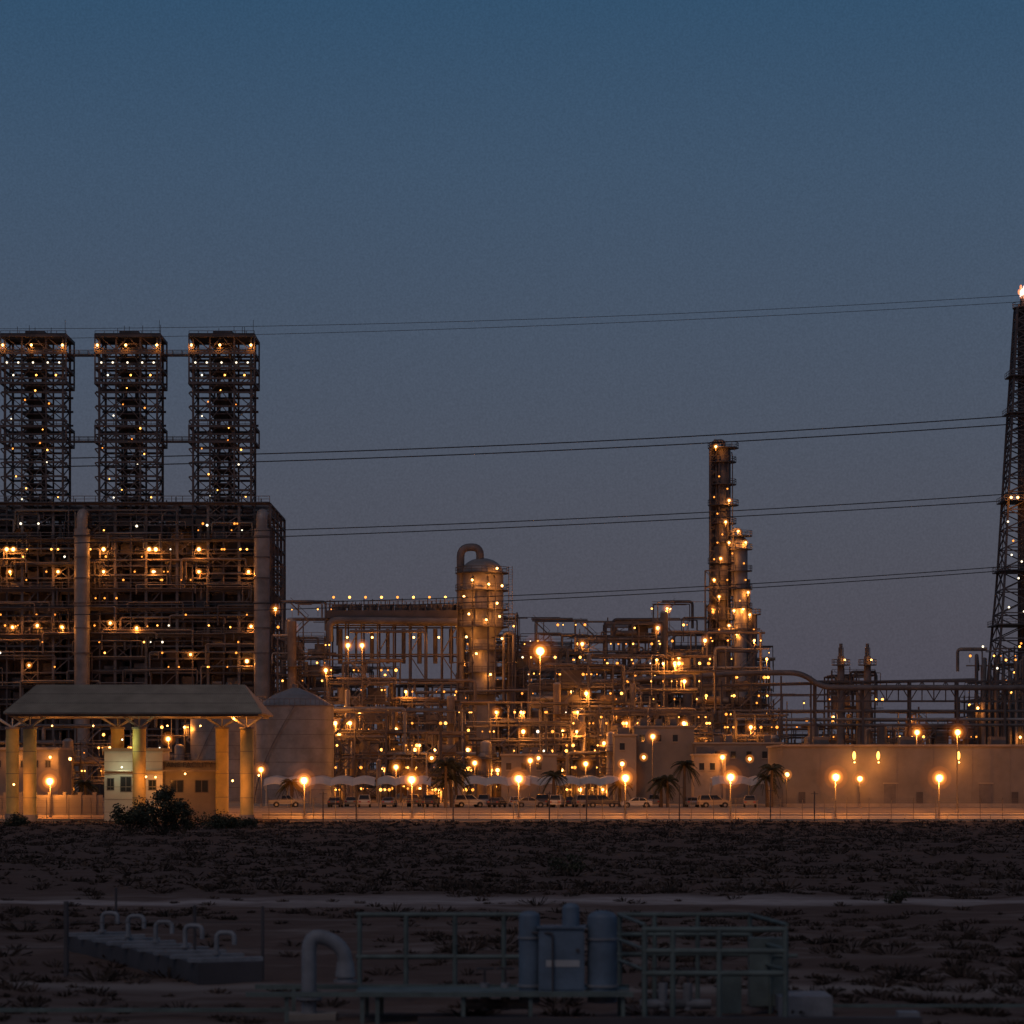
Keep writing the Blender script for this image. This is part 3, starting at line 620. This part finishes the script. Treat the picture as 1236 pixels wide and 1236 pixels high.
xa,xb=PX(196,D)+.02,PX(262,D); b.box(xa,xb,D+1,D+8,0,PZ(921,D),iBE); b.box(xa,xb+.2,D+.8,D+8.2,PZ(921,D)+.006,PZ(918,D),iCO)
def win(a,c,pt,pb,yy,lit=False):
    A,C,T,B=PX(a,D),PX(c,D),PZ(pt,D),PZ(pb,D)
    b.box(A-.1,C+.1,yy-.06,yy+.1,B-.1,B,iGR); b.box(A-.1,C+.1,yy-.06,yy+.1,T,T+.1,iGR); b.box(A-.1,A,yy-.06,yy+.1,B,T,iGR); b.box(C,C+.1,yy-.06,yy+.1,B,T,iGR)
    b.box(A,C,yy-.02,yy+.05,B,T,iGL); b.box((A+C)/2-.04,(A+C)/2+.04,yy-.05,yy,B,T,iGR)
win(130,137,940,953,D); win(146,158,938,955,D); win(180,188,942,953,D)
win(164,173,958,985,D); win(205,220,942,956,D+1); win(235,250,942,956,D+1)
for i in range(5): b.box(x0-.02,x1+.02,D-.03,D+.01,i*1.7+1.2,i*1.7+1.26,iCO)
b.box(PX(126,D)-.02,PX(262,D),D-1.5,D-.1,PZ(931,D),PZ(931,D)+.15,iCO)
b.obj('walls_and_windows',e)
light((PX(150,D),D-2.5,PZ(926,D)),80,.12,e,(.95,1,.6)); light((PX(190,D),D-2,PZ(938,D)),90,.13,e); light((PX(225,D),D-1.5,PZ(934,D)),80,.13,e)
tx=bpy.data.curves.new('sign_text','FONT'); tx.body='BUTANE FACILITY'; tx.size=1.0; tx.extrude=.03; to=bpy.data.objects.new('facility_sign',tx); scene.collection.objects.link(to); to.rotation_euler=(math.pi/2,0,0); to.location=(PX(183,D),D+.75,PZ(926,D)); tx.materials.append(STEEL)
b=MB(); b.box(PX(-120,410),PX(124,410),410,410.3,0,3.4,iBE)
for i in range(14): x=PX(-120+i*18,410); b.box(x-.25,x+.25,409.9,410.4,0,3.8,iBE)
b.obj('boundary_wall')
e=empty('administration_building',(0,0,0)); b=MB(); D=455.
b.box(PX(-60,D),PX(70,D),D,D+14,1.5,PZ(905,D),iBE); b.box(PX(-61,D),PX(71,D),D-.3,D+14.3,PZ(905,D)+.005,PZ(902,D),iCO)
for i in range(8): win(-50+i*15,-44+i*15,918,926,D)
for px in(20,62): light((PX(px,D),D-1.2,PZ(914,D)),160,.2,e)
light((PX(86,D),D-1.2,PZ(916,D)),160,.24,e)
b.obj('walls_and_windows',e)
# ------------------------------------------------------------------ warehouse right
e=empty('warehouse_building',(0,0,0)); b=MB(); D=430.; x0,x1=PX(945,D),PX(1420,D); zt=PZ(901,D)
b.box(x0,x1,D,D+25,1.2,zt,iBE); b.box(x0-.25,x1,D-.25,D+25.2,zt+.006,zt+.3,iCO)
x=x0+5.6
while x<x1: b.box(x-.07,x+.07,D-.05,D+.01,1.3,zt-.01,iBE); x+=5.6
b.box(x0,x1,D-.1,D+.01,1.25,2.0,iCO)
for px in(1075,1190): A,C=PX(px-8,D),PX(px+8,D); b.box(A,C,D-.05,D+.02,1.5,4.9,iGR); b.box(A-.15,C+.15,D-.12,D+.02,4.91,5.1,iCO)
for px in(968,1110,1225): A,C=PX(px-4,D),PX(px+4,D); b.box(A,C,D-.06,D+.02,1.5,3.7,iST)
for px in(985,1090,1200): b.box(PX(px,D),PX(px,D)+2.2,D+3,D+6,zt+.3,zt+1.5,iGR)
for px,p in((1031,80),(1060,80),(1157,90)):
    xx,zz=PX(px,D-1),PZ(912,D-1); b.sph((xx,D-1,zz),.24,iWA,8,6,2.6); b.beam((xx,D,zz+.8),(xx,D-1,zz+.8),.1,iGR); light((xx,D-1.5,zz-1),p,.12,e)
b.obj('walls_and_doors',e)
def bld(px0,px1,pyt,D,dp,m_,wins=0):
    e=empty('plant_office_building',(0,0,0)); b=MB(); b.box(PX(px0,D),PX(px1,D),D,D+dp,1.4,PZ(pyt,D),m_)
    b.box(PX(px0,D)-.2,PX(px1,D)+.2,D-.2,D+dp+.2,PZ(pyt,D)+.006,PZ(pyt,D)+.3,iCO)
    for i in range(wins):
        a=px0+6+(px1-px0-12)*i/max(1,wins)
        A,C=PX(a,D),PX(a+6,D); T=PZ(pyt+9,D); b.box(A,C,D-.05,D+.02,T-1.1,T,iGL); b.box(A-.1,C+.1,D-.12,D+.02,T-1.25,T-1.11,iCO)
    for i in range(3): a=U(px0+3,px1-12); b.box(PX(a,D),PX(a+8,D),D+2,D+4,PZ(pyt,D)+.3,PZ(pyt,D)+1.4,iGR)
    b.obj('walls_and_windows',e); return e
bld(766,838,878,480,10,iBE,3); e_=bld(838,945,898,478,12,iBE,5); bld(742,768,888,476,8,iBE,1); bld(605,672,912,478,9,iBE,3); bld(838,876,912,462,8,iCO,2)
for px,py in((777,914),(729,897),(650,915),(521,915),(905,916)):
    x,z=PX(px,462),PZ(py,462); light((x,462,z),220,.26,e_); bloom((x,462,z),e_,(1,),.75)
# ------------------------------------------------------------------ carports
MEM=mat('canopy_membrane',(.52,.47,.42),.7,0,.1)
for px0,px1,D in((372,452,436),(455,520,438),(560,640,436),(628,700,440),(700,750,442),(860,930,440),(318,370,436)):
    e=empty('carport',(0,0,0)); b=MB(); x0,x1=PX(px0,D),PX(px1,D); n=max(2,round((x1-x0)/3)); w=(x1-x0)/n
    for i in range(n):
        for j in range(6):
            t0,t1=j/6,(j+1)/6; z=lambda t:4.6+.35*math.sin(math.pi*t)
            a,c=x0+w*(i+t0),x0+w*(i+t1); b.add([(a,D,z(t0)),(c,D,z(t1)),(c,D+1.5,z(t1)+1.0),(a,D+1.5,z(t0)+1.0)],[(0,1,2,3)],14,True); b.add([(a,D+1.5,z(t0)+1.0),(c,D+1.5,z(t1)+1.0),(c,D+5.5,z(t1)+1.2),(a,D+5.5,z(t0)+1.2)],[(0,1,2,3)],14,True); b.beam((a,D,z(t0)),(c,D,z(t1)),.1,iWH)
        b.cyl((x0+w*i,D+4.5,1.5),(x0+w*i,D+4.5,5.1),.09,iWH,6); b.beam((x0+w*i,D+4.5,3.6),(x0+w*i,D,4.6),.1,iWH)
    b.obj('membrane_and_posts',e,PM+[MEM])
# ------------------------------------------------------------------ cars
PAINT=[mat('white_car_paint',(.42,.42,.40),.35,0,.05),mat('silver_car_paint',(.22,.22,.23),.35,.4,.05),mat('dark_car_paint',(.04,.04,.05),.3,0,.03),mat('tan_car_paint',(.35,.27,.18),.35,0,.03)]
TAIL=mat('tail_lamp',(.3,.02,.02),.3); RIM=mat('alloy',(.3,.3,.3),.35,.8)
def car(px,D,rot,kind,pi):
    e=empty('parked_car',(PX(px,D),D,gh(PX(px,D),D)+.003)); b=MB(); w=.9
    if kind=='suv': low=[(-2.35,.45),(-2.38,.8),(-2.3,1.12),(1.05,1.15),(2.2,1.02),(2.38,.8),(2.35,.42)]; cab=[(-2.28,1.12),(-2.1,1.78),(.35,1.8),(1.1,1.14)]
    elif kind=='pickup': low=[(-2.6,.5),(-2.62,1.05),(-.7,1.1),(1.2,1.12),(2.4,1.02),(2.55,.75),(2.5,.45)]; cab=[(-.75,1.1),(-.6,1.72),(.5,1.74),(1.25,1.1)]
    else: low=[(-2.2,.35),(-2.28,.7),(-2.2,.95),(-1.3,.98),(1.0,.93),(2.1,.82),(2.28,.6),(2.22,.33)]; cab=[(-1.75,.95),(-1.0,1.42),(.3,1.44),(1.1,.92)]
    n=len(low); V_=[]
    for sy in (-w,w):
        for (x,z) in low: V_.append((x,sy*(1-.06*max(0,z-.8)),z))
    b.add(V_,[tuple(range(n)),tuple(range(2*n-1,n-1,-1))]+[(i,n+i,n+(i+1)%n,(i+1)%n) for i in range(n)],0)
    V_=[]
    for sy in(-1,1):
        for i,(x,z) in enumerate(cab): V_.append((x,sy*(w*.93 if i in(0,3) else w*.76),z))
    b.add(V_,[(0,1,2,3),(7,6,5,4),(0,4,5,1),(2,6,7,3)],1)
    b.add([(x,y_,z+.02) for (x,y_,z) in (V_[1],V_[2],V_[6],V_[5])]+[(x,y_,z-.06) for (x,y_,z) in (V_[1],V_[2],V_[6],V_[5])],[(0,1,2,3),(0,4,5,1),(1,5,6,2),(2,6,7,3),(3,7,4,0)],0)
    for s_ in(0,4):
        for i,j in((0,1),(2,3)): b.beam(V_[s_+i],V_[s_+j],.09,0)
        mid0=(Vector(V_[s_])+Vector(V_[s_+3]))/2; mid1=(Vector(V_[s_+1])+Vector(V_[s_+2]))/2; b.beam(mid0,mid1,.08,0)
    for wx in(-1.4,1.42):
        for sy in(-1,1):
            b.cyl((wx,sy*(w+.02),.36),(wx,sy*(w-.24),.36),.37,2,16); b.cyl((wx,sy*(w+.035),.36),(wx,sy*(w),.36),.2,3,10); b.cyl((wx,sy*(w+.004),.40),(wx,sy*(w-.1),.40),.45,2,16)
    for sy in(-.65,.65): b.box(low[-2][0]-.06,low[-2][0]+.01,sy-.18,sy+.18,.62,.78,3); b.box(low[1][0]-.02,low[1][0]+.06,sy-.16,sy+.16,.7,.9,4)
    o=b.obj('car_body',e,[PAINT[pi],GLASS,BLACK,RIM,TAIL]); e.rotation_euler=(0,0,rot)
cars=[(862,421,.15,'suv',3),(566,424,.3,'suv',0),(600,424,1.3,'sedan',2),(640,423,.1,'sedan',1),(672,423,1.45,'suv',0),(700,424,1.7,'suv',1),(727,422,.0,'suv',2),(768,421,3.2,'sedan',0),(905,422,1.5,'pickup',1),(835,427,1.6,'sedan',1),(520,425,1.4,'suv',2),(470,427,1.5,'sedan',1),(440,427,1.6,'suv',0),(405,427,1.5,'sedan',2),(345,427,.1,'pickup',1),(585,433,1.5,'suv',1),(622,434,1.6,'sedan',0),(655,434,1.5,'suv',2),(690,435,1.6,'sedan',2),(790,431,1.5,'suv',1),(500,434,1.5,'suv',2),(425,435,1.5,'sedan',3)]
for c_ in cars: car(*c_)
# ------------------------------------------------------------------ power lines
WIRE=mat('power_cable',(.035,.035,.04),.6)
def wire(P,r):
    Dw=300.; xs_=[PX(p[0],Dw) for p in P]; zs=[PZ(p[1],Dw) for p in P]
    def zf(x): return sum(zs[i]*math.prod([(x-xs_[j])/(xs_[i]-xs_[j]) for j in range(3) if j!=i]) for i in range(3))
    cu=bpy.data.curves.new('conductor','CURVE'); cu.dimensions='3D'; cu.bevel_depth=r; cu.bevel_resolution=1; sp=cu.splines.new('POLY'); n=60; sp.points.add(n)
    for i in range(n+1):
        x=PX(-500,Dw)+(PX(1750,Dw)-PX(-500,Dw))*i/n; sp.points[i].co=(x,Dw,zf(x),1)
    cu.materials.append(WIRE); o=bpy.data.objects.new('conductor',cu); scene.collection.objects.link(o); o.parent=PL
PL=empty('power_line')
for P,r in[([(300,394),(780,380),(1236,356)],.026),([(300,404),(780,388),(1236,364)],.026),([(80,553),(620,537),(1236,501)],.06),([(80,563),(620,546),(1236,511)],.06),([(330,640),(780,622),(1236,595)],.052),([(330,648),(780,629),(1236,603)],.052),([(615,719),(900,705),(1236,682)],.048),([(615,725),(900,710),(1236,687)],.048)]: wire(P,r)
# ------------------------------------------------------------------ foreground installations
BLU=mat('blue_grey_paint',(.12,.17,.23),.6,0,.25,1.5); GRN=mat('green_grey_steel',(.12,.155,.145),.7,.0,.3,1.5); GP=mat('grey_pipe_paint',(.22,.23,.25),.6,0,.25,2); LAB=mat('label_plate',(.45,.45,.45),.5)
FM=[BLU,GRN,GP,LAB,CONC,STEEL,BLACK]
random.seed(90)
b=MB(); A=Vector((PX(118,102),102,0)); B_=Vector((PX(272,88),88,0)); d=(B_-A).normalized(); sd=Vector((-d.y,d.x,0))
def obox(b,c,u,v,hu,hv,z0,z1,m):
    P=[c+u*a*hu+v*q*hv for a,q in((-1,-1),(1,-1),(1,1),(-1,1))]; b.add([(p.x,p.y,z0) for p in P]+[(p.x,p.y,z1) for p in P],[(0,3,2,1),(4,5,6,7),(0,1,5,4),(1,2,6,5),(2,3,7,6),(3,0,4,7)],m)
L_=(B_-A).length
obox(b,(A+B_)/2,d,sd,L_/2+.5,1.0,-.2,.62,5)
for i in range(9):
    p=A.lerp(B_,i/8); obox(b,p,d,sd,.16,1.15,.62,.74,2)
for i in range(5):
    p=A.lerp(B_,.04+i*.225); dx=.55
    b.path([(p.x,p.y,.5),(p.x,p.y,1.45+.05*(i%2)),(p.x+dx,p.y-.1,1.45+.05*(i%2)),(p.x+dx,p.y-.1,1.08)],.075,2,10,.2); b.cyl((p.x,p.y,.78),(p.x,p.y,.86),.14,2,10)
b.obj('vent_pipe_manifold',None,FM)
b=MB()
for px,D,h in((80,90,2.35),(235,93,2.1),(317,90,2.2),(-10,90,2.2),(140,120,1.6)):
    x=PX(px,D); b.cyl((x,D,-.2),(x,D,h),.05 if px!=80 else .08,5,8)
for z in(.9,1.7): b.beam((PX(-40,90),90,z),(PX(317,90),90,z),.02,5)
b.obj('wire_fence',None,FM)
D=74.; e=empty('gooseneck_pipe',(PX(373,D),D,0)); b=MB()
b.path([(0,0,-.2),(0,0,2.28),(.92,.1,1.9),(.92,.1,1.0)],.19,2,20,.6); b.cyl((0,0,.55),(0,0,.62),.33,2,20); b.cyl((0,0,.64),(0,0,.71),.33,2,20); b.cyl((.92,.1,.98),(.92,.1,1.05),.29,2,20); b.cyl((.92,.1,1.5),(.92,.1,1.12),.21,2,20,.26)
for i in range(8): a=i*.785; b.cyl((.28*math.cos(a),.28*math.sin(a),.5),(.28*math.cos(a),.28*math.sin(a),.76),.025,5,6)
b.box(-.6,.7,-.4,.5,-.2,.2,4); b.obj('pipe',e,FM)
D=74.; e=empty('valve_station_platform',(0,0,0)); b=MB(); zp=PZ(1196,D)
for yy in(D-1.2,D+1.4): b.beam((PX(302,D),yy,zp),(PX(762,D),yy,zp),.1,1,.12)
b.box(PX(430,D),PX(760,D),D-1.15,D+1.35,zp-.04,zp+.01,1)
for px in(350,440,458,560,640,750):
    for yy in(D-1.1,D+1.3): b.beam((PX(px,D),yy,-.2),(PX(px,D),yy,zp),.1,1)
b.beam((PX(505,72.5),72.2,.12),(PX(1110,72.5),72.2,.12),.3,5,.26); b.beam((PX(-40,75),75,.2),(PX(350,75),75,.2),.1,1,.1)
b.box(PX(940,74),PX(1005,74),74,76,-.1,.62,2); b.box(PX(1085,73),PX(1110,73),73,73.6,-.1,.3,2)
b.beam((PX(1000,74.5),74.5,.35),(PX(1260,74.5),74.5,.35),.08,1)
def hr(px0,px1,D,z0,tops,posts,w=.055):
    for z in tops: b.cyl((PX(px0,D),D,z),(PX(px1,D),D,z),w/2*1.1,1,8)
    for p in posts: b.cyl((PX(p,D),D,z0),(PX(p,D),D,tops[0]),w/2*1.1,1,8)
hr(430,636,80,.3,[PZ(1104,80),PZ(1155,80)],[434,490,549,608],.12)
hr(745,905,77,.2,[PZ(1104,77),PZ(1128,77),PZ(1152,77)],[748,790,842,905],.11)
hr(775,950,72.8,0,[PZ(1122,72.8),PZ(1148,72.8),PZ(1175,72.8)],[778,812,868,948],.13)
for px0,px1 in((748,778),(905,950)):
    for py in(1110,1140,1165): b.cyl((PX(px0,77),77,PZ(py-6,77)),(PX(px1,72.8),72.8,PZ(py+6,72.8)),.05,1,8)
b.path([(PX(930,75),75,.1),(PX(930,75),75,1.6),(PX(930,75)+.7,75,1.6)],.05,1); b.box(PX(870,74),PX(895,74),74,74.5,.2,1.15,1); b.box(PX(905,75),PX(946,75),75,75.6,.3,2.05,1)
for px in(585,610,800,830):
    x=PX(px,75); b.cyl((x,75,.2),(x,75,.9),.12,2,12); b.cyl((x,75,.9),(x,75,1.25),.03,5,6)
    P=[(x+.22*math.cos(i*.628),75+.22*math.sin(i*.628),1.27) for i in range(10)]
    for i in range(10): b.beam(P[i],P[(i+1)%10],.035,5)
    b.path([(x-.6,75,.35),(x+.6,75,.35)],.13,2,12)
b.obj('beams_and_railings',e,FM)
D=74.; e=empty('control_cabinet',(PX(677,D),D,zp)); b=MB()
k=D/F
b.box(-27*k,28*k,-.3,.3,.0,76*k,0); b.box(-25*k,26*k,-.325,-.3,.06,73*k,0); b.box(-18*k,22*k,-.34,-.326,30*k,38*k,3)
b.box(-29*k,30*k,-.38,.34,76*k+.003,76*k+.06,0); b.cyl((12*k,0,76*k),(12*k,0,100*k),.22,0,16); b.sph((12*k,0,100*k),.22,0,16,8,.6)
for cx,h,r_ in((-38*k,90*k,.27),(50*k,88*k,.38)):
    b.cyl((cx,.1,-.3),(cx,.1,h),r_,0,20); b.sph((cx,.1,h),r_,0,20,8,.5); b.cyl((cx,.1,h*.7),(cx,.1,h*.7+.05),r_+.04,2,20); b.cyl((cx,.1,.1),(cx,.1,.16),r_+.05,2,20)
b.path([(-38*k,-.1,h*.8),(-10*k,-.42,h*.8),(-10*k,-.42,0)],.03,5); b.cyl((20*k,-.37,50*k),(20*k,-.33,50*k),.05,5,8)
o=b.obj('cabinet_and_cylinders',e,FM)
# ------------------------------------------------------------------ world, sun, camera
def lin(c): return tuple(((x/255+.055)/1.055)**2.4 if x>10 else x/255/12.92 for x in c)
w=bpy.data.worlds.new('World'); scene.world=w; w.use_nodes=True; nt=w.node_tree; N=nt.nodes; L=nt.links; bg=N['Background']
tc=N.new('ShaderNodeTexCoord'); sp=N.new('ShaderNodeSeparateXYZ'); L.new(tc.outputs['Generated'],sp.inputs[0])
rp=N.new('ShaderNodeValToRGB'); L.new(sp.outputs['Z'],rp.inputs[0])
st=[(0,(71,73,84)),(.04,(67,71,86)),(.096,(64,72,91)),(.151,(59,74,97)),(.206,(51,75,102)),(.27,(33,71,103)),(.4,(26,52,80)),(1,(36,40,54))]
el=rp.color_ramp.elements; el[0].position=0; el[0].color=(*lin(st[0][1]),1); el[1].position=1; el[1].color=(*lin(st[-1][1]),1)
for p,c_ in st[1:-1]: q=el.new(p); q.color=(*lin(c_),1)
sky=N.new('ShaderNodeTexSky'); sky.sky_type='NISHITA'; sky.sun_disc=False; sky.sun_elevation=math.radians(1.0); sky.sun_rotation=math.radians(200)
mm=N.new('ShaderNodeMix'); mm.data_type='RGBA'; mm.blend_type='ADD'; mm.inputs[0].default_value=.014; L.new(rp.outputs[0],mm.inputs[6]); L.new(sky.outputs[0],mm.inputs[7])
ns=N.new('ShaderNodeTexNoise'); ns.inputs['Scale'].default_value=1400; ns.inputs['Detail'].default_value=2; L.new(tc.outputs['Generated'],ns.inputs['Vector'])
mr=N.new('ShaderNodeMapRange'); mr.inputs[1].default_value=.25; mr.inputs[2].default_value=.75; mr.inputs[3].default_value=.90; mr.inputs[4].default_value=1.10; L.new(ns.outputs['Fac'],mr.inputs[0])
vm=N.new('ShaderNodeVectorMath'); vm.operation='SCALE'; L.new(mm.outputs[2],vm.inputs[0]); L.new(mr.outputs[0],vm.inputs['Scale'])
L.new(vm.outputs[0],bg.inputs['Color']); bg.inputs['Strength'].default_value=1.0
sd_=bpy.data.lights.new('sun','SUN'); sd_.energy=.28; sd_.angle=math.radians(30); sd_.color=(1,.84,.84); so=bpy.data.objects.new('sun',sd_); scene.collection.objects.link(so)
so.rotation_euler=(math.radians(40),0,math.radians(-20)); so.location=(0,-50,60)
cd=bpy.data.cameras.new('camera'); cd.sensor_width=36; cd.lens=36*F/1236; cd.shift_y=(HY-618)/1236; cd.clip_start=1; cd.clip_end=30000
cd.dof.use_dof=True; cd.dof.focus_distance=480; cd.dof.aperture_fstop=1.2
co=bpy.data.objects.new('camera',cd); scene.collection.objects.link(co); co.location=(0,0,CH); co.rotation_euler=(math.pi/2,0,0); scene.camera=co
scene.view_settings.view_transform='Standard'; scene.view_settings.look='None'; scene.view_settings.exposure=0
